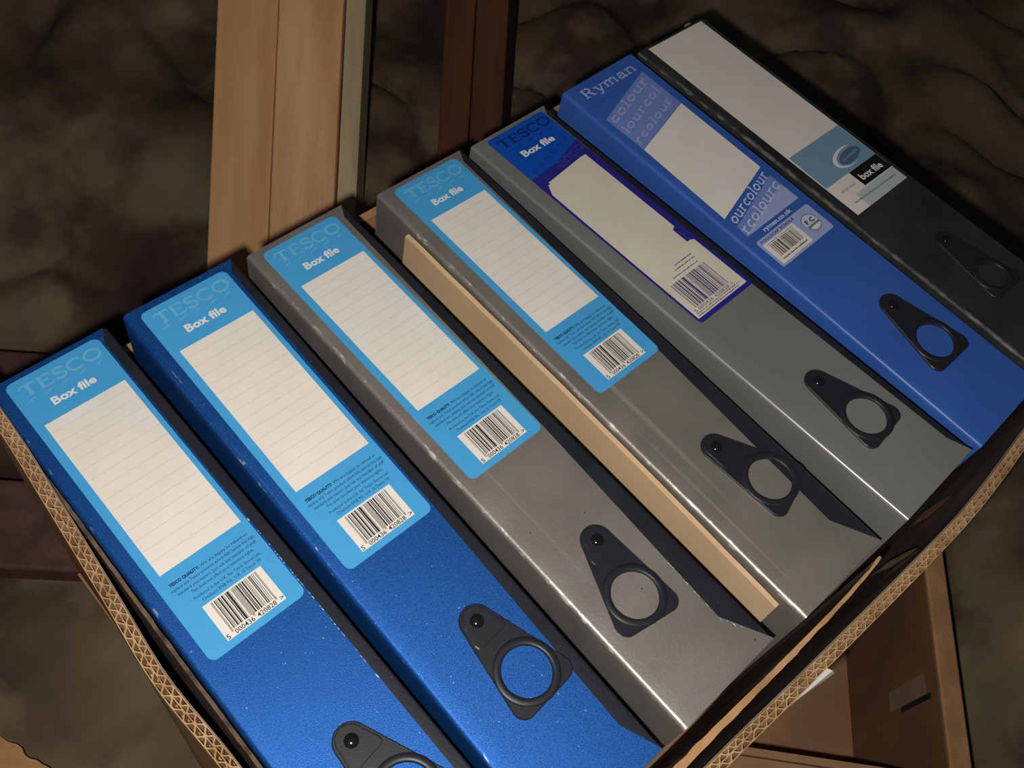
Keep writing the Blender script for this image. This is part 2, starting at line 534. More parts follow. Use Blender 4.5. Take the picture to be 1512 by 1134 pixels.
def strut(name, P, boards, ang, length, down, mats, depth):
    """leaning timber: boards side by side along Wd, faces towards Nd"""
    e = empty(name, P - U * down)
    wd = turn(Wd, ang); nd = turn(Nd, ang)
    # own frame: x = across, y = depth away from viewer, z = along the timber
    M3 = Matrix((wd, -nd, U)).transposed()
    if M3.determinant() < 0:
        M3 = Matrix((wd, nd, U)).transposed()
    mm = M3.to_4x4(); mm.translation = P - U * down
    e.matrix_world = mm
    sgn = 1 if (M3.col[1].dot(CF) > 0) else -1
    x = 0.0
    for (w, proud, bm_) in boards:
        mb = MB()
        y0 = -proud * sgn; y1 = depth * sgn
        mb.box((x, min(y0, y1), 0), (x + w - 0.0012, max(y0, y1), length))
        o = mb.build('board', bm_, e)
        bv = o.modifiers.new('bevel', 'BEVEL'); bv.width = 0.0018; bv.segments = 2
        x += w
    return e, x, sgn


P1 = Vector((0.24296, 0.22003, -0.300))
st, xw, sg = strut('timber_strut', P1, [(0.0595, 0.0, PINE), (0.0625, 0.003, PINE2)], math.radians(0), 1.7, 0.10, None, 0.05)
mb = MB(); mb.box((xw + 0.0002, min(0.007 * sg, 0.050 * sg), 0), (xw + 0.0185, max(0.007 * sg, 0.050 * sg), 1.7))
mb.build('side_board', PINE_SIDE, st)
tag(st, 'pale pine strut of paired boards leaning up behind the second blue file', 'timber')
KNOT = mat('pine_knot', lin(150, 100, 62), 0.6)
for kx, kz in ((0.099, 0.66), (0.088, 0.51), (0.014, 0.63), (0.11, 0.78)):
    mb = MB()
    f_ = 0.0003 if kx < 0.05 else 0.0033
    mb.add([(kx + 0.0022 * math.cos(a * math.pi / 4), -f_ * sg, kz + 0.003 * math.sin(a * math.pi / 4)) for a in range(8)], [tuple(range(8))])
    mb.build('knot', KNOT, st)

P2 = Vector((0.51522, 0.20131, -0.300))
st2, xw, sg = strut('timber_strut', P2 + CR * 0.004, [(0.034, 0.0, REDWOOD), (0.036, 0.002, REDWOOD)], math.radians(-6), 1.7, 0.10, None, 0.07)
tag(st2, 'dark reddish-brown strut of two boards rising behind the grey files', 'timber')

# ================================================================== MAIN CARTON
FZ0 = -0.292


def normals2(pts):
    out = []
    for i in range(len(pts)):
        a = Vector(pts[max(i - 1, 0)]); b = Vector(pts[min(i + 1, len(pts) - 1)])
        d = (b - a).normalized()
        out.append(Vector((-d.y, d.x)))
    return out


def resample(pts, step):
    P = [Vector(p) for p in pts]
    # Catmull-Rom through the points, then even spacing
    dense = []
    for i in range(len(P) - 1):
        p0 = P[max(i - 1, 0)]; p1 = P[i]; p2 = P[i + 1]; p3 = P[min(i + 2, len(P) - 1)]
        for k in range(20):
            t = k / 20
            dense.append(0.5 * ((2 * p1) + (p2 - p0) * t + (2 * p0 - 5 * p1 + 4 * p2 - p3) * t * t + (3 * p1 - p0 - 3 * p2 + p3) * t ** 3))
    dense.append(P[-1])
    out = [dense[0]]; acc = 0.0
    for a, b in zip(dense, dense[1:]):
        seg = (b - a).length
        while acc + seg >= step:
            t = (step - acc) / seg
            a = a + (b - a) * t
            out.append(a.copy()); seg = (b - a).length; acc = 0.0
        acc += seg
    return out


def sweep(mb, pts, d0, d1, z0, z1):
    """wall along pts between the normal offsets d0..d1; z1 may be a function of arc index fraction"""
    ns = normals2(pts)
    vs = []; n = len(pts)
    for i, (p, q) in enumerate(zip(pts, ns)):
        zt = z1(i / (n - 1)) if callable(z1) else z1
        a0 = d0(i / (n - 1)) if callable(d0) else d0
        a1 = d1(i / (n - 1)) if callable(d1) else d1
        for d, z in ((a0, z0), (a1, z0), (a1, zt), (a0, zt)):
            vs.append((p.x + q.x * d, p.y + q.y * d, z))
    fs = []
    for i in range(n - 1):
        for k in range(4):
            fs.append((4 * i + k, 4 * i + (k + 1) % 4, 4 * i + 4 + (k + 1) % 4, 4 * i + 4 + k))
    fs += [(3, 2, 1, 0), tuple(4 * n - 4 + k for k in range(4))]
    mb.add(vs, fs)


def flute(mb, pts, d0, d1, wave, phase, z0, z1, th=0.0007):
    """one corrugated ribbon between two liners"""
    ns = normals2(pts)
    mid, amp = (d0 + d1) / 2, (d1 - d0) / 2
    s = 0.0; cl = []
    for i, (p, q) in enumerate(zip(pts, ns)):
        if i: s += (p - pts[i - 1]).length
        jit = 0.55 * noise.noise(Vector((s * 75, phase, 0.3)))
        t = math.sin(2 * math.pi * s / wave + phase + jit * 4)
        t = max(-1, min(1, t * 1.25))
        cl.append(p + q * (mid + amp * t))
    sweep(mb, cl, -th / 2, th / 2, z0, z1)


def wall(box, pts, z_top, inner_sign, fluted=True, dark=True, thick=0.0068):
    """part group of one carton wall; inner_sign = side of the normal that faces inwards"""
    fine = resample(pts, 0.0007) if fluted else None
    coarse = resample(pts, 0.012)
    h = thick / 2
    rag = lambda t: z_top + 0.0012 * noise.noise(Vector((t * 23, z_top * 50, 3))) + 0.0006 * noise.noise(Vector((t * 90, 1, 3)))
    mb = MB()
    sweep(mb, coarse, -h + 0.0004, h - 0.0004, FZ0, z_top - (0.011 if fluted else 0.0))
    w = mb.build('side_panel', KRAFT, box)
    if fluted:
        mb = MB()
        for d in (-h, -0.0002, h - 0.0005):
            sweep(mb, resample(pts, 0.004), d, d + 0.0005, z_top - 0.014, rag)
        flute(mb, fine, -h + 0.0006, -0.0004, 0.0084, 0.4, z_top - 0.011, z_top - 0.0006)
        flute(mb, fine, 0.0006, h - 0.0007, 0.0062, 1.9, z_top - 0.011, z_top - 0.0004)
        mb.build('corrugated_edge', KRAFT_EDGE, w)
    if dark:
        mb = MB()
        s0 = inner_sign * (h + 0.0001); s1 = inner_sign * (h + 0.0007)
        sweep(mb, coarse, min(s0, s1), max(s0, s1), FZ0 + 0.006, lambda t: rag(t) - 0.0022)
        mb.build('dark_lining', LINER, w)
    return w


box = empty('cardboard_box')
LEFT = [(-0.0068, 0.014), (-0.0080, -0.035), (-0.0112, -0.083), (-0.0158, -0.146), (-0.0196, -0.196), (-0.0176, -0.246), (-0.0170, -0.32), (-0.018, -0.398)]
FRONT = [(-0.018, -0.4000), (0.06, -0.4000), (0.153, -0.4012), (0.22, -0.4040), (0.31, -0.4074), (0.385, -0.4085), (0.455, -0.4040), (0.53, -0.3995), (0.61, -0.3975)]
wl = wall(box, LEFT, -0.0045, +1)
wf = wall(box, FRONT, -0.0045, +1)
wall(box, [(0.61, -0.3975), (0.6115, -0.2), (0.611, 0.016)], -0.040, +1, fluted=False)
wall(box, [(0.611, 0.0125), (0.3, 0.0125), (-0.0068, 0.0125)], -0.0600, +1, fluted=False, dark=False)
mb = MB(); mb.box((-0.012, -0.394, FZ0), (0.606, 0.008, FZ0 + 0.006)); mb.build('bottom_panel', KRAFT_OLD, box)
# turned-in inner flaps whose torn edges show between files and walls
mb = MB()
fl_pts = resample([(0.02, -0.3860), (0.10, -0.3885), (0.16, -0.3892), (0.23, -0.3912), (0.29, -0.3918), (0.322, -0.3902)], 0.004)
sweep(mb, fl_pts, lambda t: -0.0004 - 0.0034 * (1 - t) - 0.0006 * noise.noise(Vector((t * 30, 0, 0))),
      lambda t: 0.0008 + 0.0012 * (1 - t) + 0.0006 * noise.noise(Vector((t * 40, 5, 0))), FZ0 + 0.006,
      lambda t: -0.012 + 0.0015 * noise.noise(Vector((t * 18, 2, 0))))
fl_o = mb.build('inner_flap', LINER, box)
mb = MB()
sweep(mb, fl_pts, lambda t: -0.0006 - 0.0036 * (1 - t) - 0.0006 * noise.noise(Vector((t * 30, 0, 0))),
      lambda t: 0.0009 + 0.0013 * (1 - t) + 0.0006 * noise.noise(Vector((t * 40, 5, 0))), -0.0165,
      lambda t: -0.0115 + 0.0015 * noise.noise(Vector((t * 18, 2, 0))))
mb.build('torn_edge', KRAFT, fl_o)
mb = MB()
fl_pts = resample([(-0.0050, -0.010), (-0.0058, -0.05), (-0.0060, -0.10), (-0.0068, -0.17), (-0.0068, -0.25), (-0.0066, -0.38)], 0.004)
sweep(mb, fl_pts, -0.0011, lambda t: 0.0009 + 0.0004 * noise.noise(Vector((t * 40, 5, 0))), FZ0 + 0.006,
      lambda t: -0.013 + 0.0025 * noise.noise(Vector((t * 22, 2, 0))))
mb.build('inner_flap', DUSTY, box)
# two long tears in the front lining that lay the kraft bare
for pts in ([[0.4385, -0.4, -0.0704], [0.4467, -0.4, -0.0799], [0.4266, -0.4, -0.0672], [0.4521, -0.4, -0.0973], [0.4157, -0.4, -0.065], [0.4569, -0.4, -0.1147], [0.4121, -0.4, -0.0716], [0.4533, -0.4, -0.1221], [0.4158, -0.4, -0.0873], [0.4411, -0.4, -0.1191], [0.4203, -0.4, -0.1047], [0.4284, -0.4, -0.115]],
            [[0.3485, -0.4025, -0.02], [0.3539, -0.4025, -0.0269], [0.3425, -0.4025, -0.0224], [0.3597, -0.4025, -0.0449], [0.337, -0.4025, -0.0255], [0.3653, -0.4025, -0.0633], [0.3366, -0.4025, -0.0354], [0.3652, -0.4025, -0.0745], [0.3413, -0.4025, -0.0529], [0.3593, -0.4025, -0.0779], [0.3469, -0.4025, -0.0722], [0.3527, -0.4025, -0.0805]]):
    n_ = len(pts)
    for k in range(0, n_ - 1, 2):      # ragged, narrow tear about its own centre line
        p, q = Vector(pts[k]), Vector(pts[k + 1])
        c = (p + q) / 2; f_ = (0.30, 0.62, 0.42, 0.55, 0.34, 0.2)[(k // 2) % 6]
        pts[k] = tuple(c + (p - c) * f_); pts[k + 1] = tuple(c + (q - c) * f_)
    # the loose paper leans in from the wall towards its lower end
    top = max(p[2] for p in pts)
    fr = [(p[0], p[1] + 0.09 * (top - p[2]) , p[2]) for p in pts]
    bk = [(p[0], p[1] - 0.0012, p[2]) for p in pts]
    mb = MB()
    mb.add(fr, [(k, k + 1, k + 3, k + 2) for k in range(0, n_ - 2, 2)])
    mb.add(bk, [(k, k + 2, k + 3, k + 1) for k in range(0, n_ - 2, 2)])
    mb.build('torn_patch', KRAFT_EDGE, wf, recalc=False)
tag(box, 'open double-walled corrugated cardboard box with dark lining holding the row of box files', 'box')

# ================================================================== SECOND CARTON
b2 = empty('cardboard_box', (0, 0, 0))
T2 = 0.006
def q2(a, b, z): return K2 + E1 * a + E2 * b + Vector((0, 0, z))
mb = MB(); mb.obox(q2(0, 0, B2Z0), E1 * B2L, E2 * B2W, Vector((0, 0, 0.005))); mb.build('bottom_panel', KRAFT_OLD, b2)
# right wall (leans outwards a little), with flap, hand hole and tape
hz = B2Z1 - B2Z0
lean = -E2 * 0.004 + Vector((0, 0, hz))
mb = MB(); mb.obox(q2(0, 0, B2Z0 + .005), E1 * B2L, -E2 * T2, lean); rw = mb.build('side_panel', KRAFT_DARK, b2)
mb = MB(); mb.obox(q2(0.0, 0, B2Z0 + .005) + lean + Vector((0, 0, 0.0004)), E1 * B2L, -E2 * 0.021 + Vector((0, 0, -0.004)), Vector((0, 0, 0.0045)))
fo = mb.build('flap', KRAFT, rw)
bv = fo.modifiers.new('bevel', 'BEVEL'); bv.width = 0.002; bv.segments = 2
up = lean.normalized(); inn = E1.cross(up); inn = inn if inn.dot(E2) > 0 else -inn
def onw(a, s): return q2(a, 0, B2Z0 + .005) + lean * s + inn * 0.0006
mb = MB(); mb.obox(onw(0.066, 0.62), E1 * 0.0045, lean.normalized() * 0.050, inn * 0.0006); mb.build('hand_hole', BLACK_CLOTH, rw)
mb = MB(); mb.obox(onw(0.071, 0.50), E1 * 0.018, lean.normalized() * 0.062, inn * 0.0003)
mb.build('tape', mat('clear_brown_tape', lin(150, 126, 102), 0.18, 0, spec=0.6), rw)
# near wall with a turned-out flap
mb = MB(); mb.obox(q2(0, 0, B2Z0 + .005), E2 * B2W, -E1 * T2, Vector((0, 0, hz))); nw = mb.build('side_panel', KRAFT_OLD, b2)
mb = MB(); mb.obox(q2(-T2 - .001, 0, B2Z1 - 0.002), E2 * B2W, -E1 * 0.07 + Vector((0, 0, -0.03)), Vector((0, 0, 0.005))); mb.build('flap', KRAFT_OLD, nw)
mb = MB(); mb.obox(q2(B2L, 0, B2Z0 + .005), E2 * B2W, E1 * T2, Vector((0, 0, hz - .006))); mb.build('side_panel', KRAFT_OLD, b2)
mb = MB(); mb.obox(q2(0, B2W, B2Z0 + .005), E1 * B2L, E2 * T2, Vector((0, 0, hz - .006))); mb.build('side_panel', KRAFT_OLD, b2)
tag(b2, 'empty brown cardboard box open below the front edge of the file box', 'box')

# torn sheet at the lower left, white paper scrap under the front edge
mb = MB()
edge = []
A_, B_ = Vector((-0.122, -0.040)), Vector((-0.085, -0.150))
for i in range(25):
    t = i / 24
    p = A_ + (B_ - A_) * t
    edge.append((p.x + 0.004 * noise.noise(Vector((t * 9, 0, 0))) + 0.0015 * noise.noise(Vector((t * 40, 0, 0))), p.y))
mb.prism(edge + [(-0.30, -0.22), (-0.34, -0.02)], -0.278, -0.2735)
o = mb.build('cardboard_sheet', KRAFT)
tag(o, 'torn brown cardboard sheet lying on insulation at the lower left corner', 'cardboard')
mb = MB()
pv = []
for i in range(9):
    t = i / 8
    base = Vector((0.2150 + 0.0330 * t, -0.4085 - 0.0012 * t, -0.020))
    outw = 0.0048 * t ** 0.8
    pv.append((base, outw))
vs = []; fs = []
for i, (b, w_) in enumerate(pv):
    vs += [(b.x, b.y, b.z), (b.x + 0.002, b.y - w_ * 0.6, b.z - 0.001), (b.x + 0.004, b.y - w_, b.z - 0.005),
           (b.x, b.y, b.z - 0.0006), (b.x + 0.002, b.y - w_ * 0.6, b.z - 0.0016), (b.x + 0.004, b.y - w_, b.z - 0.0056)]
for i in range(len(pv) - 1):
    a = 6 * i; c = a + 6
    fs += [(a, a + 1, c + 1, c), (a + 1, a + 2, c + 2, c + 1), (a + 3, c + 3, c + 4, a + 4), (a + 4, c + 4, c + 5, a + 5), (a + 2, a + 5, c + 5, c + 2), (a, c, c + 3, a + 3)]
o = obj('paper_scrap', vs, fs, PAPER, smooth=False)
tag(o, 'small white paper scrap sticking out under the front edge of the file box', 'paper')

# ================================================================== BOX FILES
LEN = 365.0
FILES = [  # v0, width, u0, z, rot, pitch, roll
    [-0.00413, 0.07196, 0.0, -0.00934, -0.00233, 0.01133, 0.0031],
    [0.07493, 0.07146, 0.01199, 0.0008, -0.00905, -0.02898, -0.00119],
    [0.15555, 0.07198, 0.01381, 0.00143, -0.00039, -0.00581, 9e-05],
    [0.25142, 0.07304, 0.01856, -0.00063, -0.00481, -0.00393, -0.00223],
    [0.33027, 0.07148, 0.02137, 0.00536, 0.01434, 0.02611, -0.00222],
    [0.41507, 0.07404, 0.02375, 0.00333, 0.0223, -0.02191, 0.00051],
    [0.50828, 0.07561, 0.01545, -0.00095, -0.02006, 0.02052, -0.00083]]


class File:
    def __init__(s, idx, label, cover, hinge, edge, radius=2.6):
        v0, w, u0, z, rot, pit, rol = FILES[idx]
        c, sn = math.cos(rot), math.sin(rot)
        L = LEN / 1000
        O = Vector((v0, -u0, z - pit * L / 2 - rol * w / 2))
        ex = Vector((c, sn, rol)).normalized()
        ey = -Vector((sn, -c, pit)); ey = (ey - ex * ey.dot(ex)).normalized()
        ez = ex.cross(ey)
        s.w = w * 1000
        # depth so that the lowest corner rests on the carton's bottom panel
        lowest = min((O + ex * a * w - ey * b * L).z for a in (0, 1) for b in (0, 1))
        s.H = (lowest - (FZ0 + 0.0062)) * 1000
        Mx = Matrix((ex, ey, ez)).transposed().to_4x4()
        Mx.translation = O - ez * (s.H / 1000)
        s.root = empty('box_file', matrix=Mx)
        tag(s.root, label, 'box file', 'box files in the cardboard box')
        s.edge = edge            # [(b, a), ...] right edge of the coloured cover
        s.r = radius
        s.shell(cover, hinge)

    def P(s, a, b, z=0.0):
        return (a / 1000, -b / 1000, (s.H + z) / 1000)

    def aR(s, b):
        e = s.edge
        if b <= e[0][0]: return e[0][1]
        for (b0, a0), (b1, a1) in zip(e, e[1:]):
            if b <= b1: return a0 + (a1 - a0) * (b - b0) / (b1 - b0)
        return e[-1][1]

    def stations(s):
        st = sorted(set([0.0, LEN] + [e[0] for e in s.edge] + [i * LEN / 30 for i in range(31)]))
        return st

    def shell(s, cover, hinge):
        H, w, r = s.H, s.w, s.r
        st = s.stations()
        # black body
        mb = MB()
        prof = [(0.9, -H), (0.9, -3.5), (3.5, -1.3), (w - 14, -1.3), (w - 0.8, -5.0), (w - 0.6, -H)]
        n = len(prof)
        vs = [s.P(a, b, z) for b in (0.6, LEN - 0.6) for a, z in prof]
        fs = [tuple(range(n)), tuple(range(2 * n - 1, n - 1, -1))] + [(i, (i + 1) % n, n + (i + 1) % n, n + i) for i in range(n)]
        obj('body', vs, fs, BLACK_CLOTH, s.root)
        # coloured cover: down the left side, over the rounded long edge, across the spine
        prof = [(0.0, -H + 1.0), (0.0, -H * 0.5), (0, -40), (0, -12), (0.0, -r)]
        for k in range(1, 7):
            a = math.pi - math.pi / 2 * k / 6
            prof.append((r + r * math.cos(a), -r + r * math.sin(a)))
        nfix = len(prof)
        nx = 8
        vs = []
        for b in st:
            aR = s.aR(b)
            wob = lambda a: 0.10 * noise.noise(Vector((a * 0.06, b * 0.012, w)))
            for a, z in prof:
                vs.append(s.P(a + 0.12 * noise.noise(Vector((0.3, b * 0.02, w + z * 0.01))), b, z))
            for k in range(1, nx + 1):
                a = r + (aR - r) * k / nx
                vs.append(s.P(a, b, 0.0))
            vs.append(s.P(aR, b, -1.2))
            for k in range(nx, 0, -1):
                a = r + (aR - r) * k / nx
                vs.append(s.P(max(a - 0.6, r), b, -1.2))
            vs.append(s.P(0.8, b, -r)); vs.append(s.P(0.8, b, -H + 1.0))
        n = len(vs) // len(st)
        fs = []
        for i in range(len(st) - 1):
            for k in range(n):
                fs.append((i * n + k, i * n + (k + 1) % n, (i + 1) * n + (k + 1) % n, (i + 1) * n + k))
        fs += [tuple(range(n - 1, -1, -1)), tuple(range((len(st) - 1) * n, len(st) * n))]
        o = obj('spine_cover', vs, fs, cover, s.root)
        me = o.data
        me.polygons.foreach_set('use_smooth', [len(p.vertices) == 4 for p in me.polygons])
        bm = bmesh.new(); bm.from_mesh(me)
        for e in bm.edges:
            if len(e.link_faces) == 2 and e.calc_face_angle(0) > math.radians(40): e.smooth = False
        bm.to_mesh(me); bm.free()
        s.cover = o
        # black cloth hinge strip falling away to the right
        vs = []; fs = []
        for b in st:
            b2 = min(max(b, 0.4), LEN - 0.4)
            aR = min(s.aR(b), w - 5)
            span = w - aR
            for a, z in ((aR - 3, -0.8), (aR, -0.75), (aR + span * 0.35, -0.78), (aR + span * 0.8, -0.95), (w - 0.5, -1.3), (w - 0.1, -2.4), (w - 0.1, -H + 1), (w - 0.5, -H + 1), (w - 0.9, -5.4), (aR - 3, -1.25)):
                vs.append(s.P(a, b2, z))
        n = 10
        for i in range(len(st) - 1):
            for k in range(n):
                fs.append((i * n + k, i * n + (k + 1) % n, (i + 1) * n + (k + 1) % n, (i + 1) * n + k))
        fs += [tuple(range(n - 1, -1, -1)), tuple(range((len(st) - 1) * n, len(st) * n))]
        obj('hinge_strip', vs, fs, hinge, s.root)

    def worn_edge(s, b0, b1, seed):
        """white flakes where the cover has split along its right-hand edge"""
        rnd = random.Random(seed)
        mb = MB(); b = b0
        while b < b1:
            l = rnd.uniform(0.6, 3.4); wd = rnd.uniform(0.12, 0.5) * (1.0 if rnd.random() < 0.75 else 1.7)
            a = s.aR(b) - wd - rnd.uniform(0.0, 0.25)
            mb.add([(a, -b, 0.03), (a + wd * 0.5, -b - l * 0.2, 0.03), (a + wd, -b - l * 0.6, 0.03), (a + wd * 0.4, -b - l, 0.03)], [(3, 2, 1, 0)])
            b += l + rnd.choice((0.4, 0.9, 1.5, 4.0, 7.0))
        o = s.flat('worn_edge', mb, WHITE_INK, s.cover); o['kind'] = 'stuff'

    # --- flat pieces on the spine; x = a, y = -b in mm, z in mm above the spine
    def flat(s, name, mb, M, parent=None):
        vs = [s.P(v[0], -v[1], v[2]) for v in mb.v]
        o = obj(name, vs, mb.f, M, parent or s.root)
        if name in ('small_print', 'ruled_lines', 'barcode'): o['kind'] = 'stuff'
        return o

    def sheet(s, name, poly, z0, z1, M, parent=None):
        mb = MB(); mb.prism([(p[0], -p[1]) for p in poly], z0, z1)
        return s.flat(name, mb, M, parent)

    def pull(s, pa, pb, ang, dist=35.0, hole=13.2, k=1.0, pad=True):
        """black finger pull: rounded triangular plate, raised ring, rivet"""
        t = math.radians(ang)
        def T(x, y):      # local: pivot at 0,0; +y towards the lower end (b grows)
            return (pa + x * math.cos(t) + y * math.sin(t), pb - x * math.sin(t) + y * math.cos(t))
        circ = [(0, 0, 9.3 * k), (-13.2 * k, dist + 10.5 * k, 6.6 * k), (13.2 * k, dist + 10.5 * k, 6.6 * k)]
        cx, cy = 0.0, dist
        def outline(grow=0.0):
            # hull of the three circles, walked by tangent direction
            res = []
            order = [2, 1, 0]           # right corner, left corner, apex
            spans = []
            for q in range(120):
                b = 2 * math.pi * q / 120
                ux, uy = math.cos(b), math.sin(b)
                c = max(circ, key=lambda c: c[0] * ux + c[1] * uy + c[2])
                res.append((c[0] + (c[2] + grow) * ux, c[1] + (c[2] + grow) * uy))
            return res
        def dense(o):
            r2 = []
            for i, p in enumerate(o):
                q = o[(i + 1) % len(o)]
                m_ = max(1, int(math.hypot(q[0] - p[0], q[1] - p[1]) / 1.6)) if math.hypot(out_ref[(i + 1) % len(o)][0] - out_ref[i][0], out_ref[(i + 1) % len(o)][1] - out_ref[i][1]) > 3 else 1
                for t in range(m_):
                    r2.append((p[0] + (q[0] - p[0]) * t / m_, p[1] + (q[1] - p[1]) * t / m_))
            return r2
        out_ref = outline(0.0)
        out0 = dense(outline(0.0)); out1 = dense(outline(-0.5))
        N = len(out0)
        inn = []
        for p in out0:
            a = math.atan2(p[1] - cy, p[0] - cx)
            inn.append((cx + hole * math.cos(a), cy + hole * math.sin(a)))
        mb = MB()
        rings = [(out0, 0.05), (out0, 1.0), (out1, 1.5), (inn, 1.5), (inn, 0.05)]
        vs = []
        for ring, z in rings:
            for p in ring:
                q = T(*p); vs.append((q[0], -q[1], z))
        nr = len(rings)
        fs = [(r_ * N + i, r_ * N + (i + 1) % N, ((r_ + 1) % nr) * N + (i + 1) % N, ((r_ + 1) % nr) * N + i) for r_ in range(nr) for i in range(N)]
        mb.add(vs, fs)
        fp = s.flat('finger_pull', mb, PLASTIC)
        # raised ring round the hole
        mb = MB(); prof = [(hole - 0.1, 0.1), (hole - 0.1, 1.5), (hole + 0.5, 2.0), (hole + 1.8, 2.15), (hole + 3.2, 1.9), (hole + 4.2, 1.52), (hole + 4.2, 1.2)]
        vs = []
        for rr, z in prof:
            for i in range(N):
                a = 2 * math.pi * i / N
                q = T(cx + rr * math.cos(a), cy + rr * math.sin(a)); vs.append((q[0], -q[1], z))
        fs = [(r_ * N + i, r_ * N + (i + 1) % N, (r_ + 1) * N + (i + 1) % N, (r_ + 1) * N + i) for r_ in range(len(prof) - 1) for i in range(N)]
        mb.add(vs, fs)
        o = s.flat('ring', mb, PLASTIC, fp); o.data.polygons.foreach_set('use_smooth', [True] * len(o.data.polygons))
        if pad:
            pts = []
            for i in range(17):
                a = math.pi + math.pi * i / 16
                pts.append((8.3 * k * math.cos(a), 8.3 * k * math.sin(a)))
            pts += [(11.0 * k, 8.5 * k), (10.4 * k, 11.0 * k), (8.6 * k, 11.8 * k), (-8.6 * k, 11.8 * k), (-10.4 * k, 11.0 * k), (-11.0 * k, 8.5 * k)]
            pts = [(p[0] * 0.93, p[1]) for p in pts]
            mb = MB()
            ins = [(p[0] * 0.94, p[1] * 0.95 + 0.1) for p in pts]
            n = len(pts)
            vs = []
            for ring, z in ((pts, 1.3), (pts, 1.8), (ins, 2.05)):
                for p in ring:
                    q = T(*p); vs.append((q[0], -q[1], z))
            fs = [(r_ * n + i, r_ * n + (i + 1) % n, (r_ + 1) * n + (i + 1) % n, (r_ + 1) * n + i) for r_ in range(2) for i in range(n)]
            fs.append(tuple(range(2 * n, 3 * n)))
            mb.add(vs, fs)
            s.flat('pivot_pad', mb, PLASTIC, fp)
        mb = MB(); rr = 3.7 * k; NR = 20
        vs = []; fs = []
        lev = 6
        z0 = 2.0 if pad else 1.45
        for l in range(lev):
            ph = math.pi / 2 * l / lev
            for i in range(NR):
                a = 2 * math.pi * i / NR
                q = T(rr * math.cos(ph) * math.cos(a), rr * math.cos(ph) * math.sin(a)); vs.append((q[0], -q[1], z0 + 1.9 * k * math.sin(ph)))
        q = T(0, 0); vs.append((q[0], -q[1], z0 + 1.9 * k))
        for l in range(lev - 1):
            fs += [(l * NR + i, l * NR + (i + 1) % NR, (l + 1) * NR + (i + 1) % NR, (l + 1) * NR + i) for i in range(NR)]
        fs += [((lev - 1) * NR + i, (lev - 1) * NR + (i + 1) % NR, lev * NR) for i in range(NR)]
        mb.add(vs, fs)
        o = s.flat('rivet', mb, RIVET, fp); o.data.polygons.foreach_set('use_smooth', [True] * len(o.data.polygons))

    def sky_label(s, ka=1.0, kb=1.0, da=0.0, db=0.0):
        """sky-blue label with pale lettering, white writing window, small print and barcode"""
        A = lambda a: (a - 36) * ka + 36 + da
        Bb = lambda b: b * kb + db
        sh = s.sheet('label', rrect(A(8), Bb(4), A(64), Bb(198), 4.0), 0.02, 0.16, SKY)
        mb = MB(); fit_glyphs(mb, 'TESCO', CAPS, A(13.6), A(61.5), -Bb(16.6), 8.0, 0.20, weight=1.2); s.flat('lettering', mb, SKY_PALE, sh)
        mb = MB()
        for i in range(5):
            x = A(13.2 + i * 9.9); y = -Bb(20.4)
            mb.add([(x, y, 0.2), (x + 3.2, y + 0.4, 0.2), (x + 6.8, y + 1.9, 0.2), (x + 3.4, y + 1.5, 0.2)], [(0, 1, 2, 3)])
        s.flat('dash', mb, SKY_PALE, sh)
        mb = MB(); fit_text(mb, 'Box file', A(23.6), A(49.2), -Bb(29.4), 5.3, 0.22, bold=0.035); s.flat('lettering', mb, WHITE_INK, sh)
        wn = s.sheet('writing_window', [(A(13), Bb(37.5)), (A(61), Bb(37.5)), (A(61), Bb(146)), (A(13), Bb(146))], 0.1, 0.22, PAPER, sh)
        mb = MB()
        for i in range(14):
            b = -Bb(44 + i * 7.2)
            mb.add([(A(13.4), b, 0.25), (A(60.6), b, 0.25), (A(60.6), b + 0.22, 0.25), (A(13.4), b + 0.22, 0.25)], [(0, 1, 2, 3)])
        s.flat('ruled_lines', mb, RULE, sh)
        mb = MB()
        rows = [('TESCO QUALITY:', 13.6, 30.6, 154.2, 0.05), ('We are happy to refund or', 31.4, 59.6, 154.2, 0.0),
                ('replace any Tesco product which falls below the high', 12.6, 61.4, 157.3, 0.0),
                ('standard you expect. Just ask any member of staff.', 14.4, 61.0, 160.3, 0.0),
                ('This does not affect your statutory rights.', 20.4, 57.0, 163.3, 0.0),
                ('Produced in the U.K. for Tesco Stores Ltd.,', 19.6, 59.0, 166.9, 0.0),
                ("Cheshunt EN8 9SL, U.K. \u00a9 Tesco '03", 22.4, 56.6, 169.9, 0.0)]
        for tx, a0, a1, b, bo in rows:
            fit_text(mb, tx, A(a0), A(a1), -Bb(b), 1.75, 0.22, bold=bo + 0.006)
        s.flat('small_print', mb, NAVY_INK, sh)
        bc = s.sheet('barcode_panel', [(A(20), Bb(172)), (A(54.4), Bb(172)), (A(54.4), Bb(194)), (A(20), Bb(194))], 0.1, 0.22, PAPER, sh)
        mb = MB()
        bars(mb, A(24.2), A(50.6), -Bb(190.4), -Bb(173.0), 0.26)
        for a in (24.2, 36.9, 49.9):
            mb.add([(A(a), -Bb(191.6), 0.26), (A(a) + 0.28, -Bb(191.6), 0.26), (A(a) + 0.28, -Bb(190), 0.26), (A(a), -Bb(190), 0.26),
                    (A(a) + 0.55, -Bb(191.6), 0.26), (A(a) + 0.83, -Bb(191.6), 0.26), (A(a) + 0.83, -Bb(190), 0.26), (A(a) + 0.55, -Bb(190), 0.26)], [(0, 1, 2, 3), (4, 5, 6, 7)])
        fit_text(mb, '5', A(20.6), A(22.4), -Bb(193.6), 2.7, 0.26, bold=0.008)
        fit_text(mb, '000436', A(25.4), A(36.4), -Bb(193.6), 2.7, 0.26, bold=0.008)
        fit_text(mb, '420828', A(38.4), A(49.4), -Bb(193.6), 2.7, 0.26, bold=0.008)
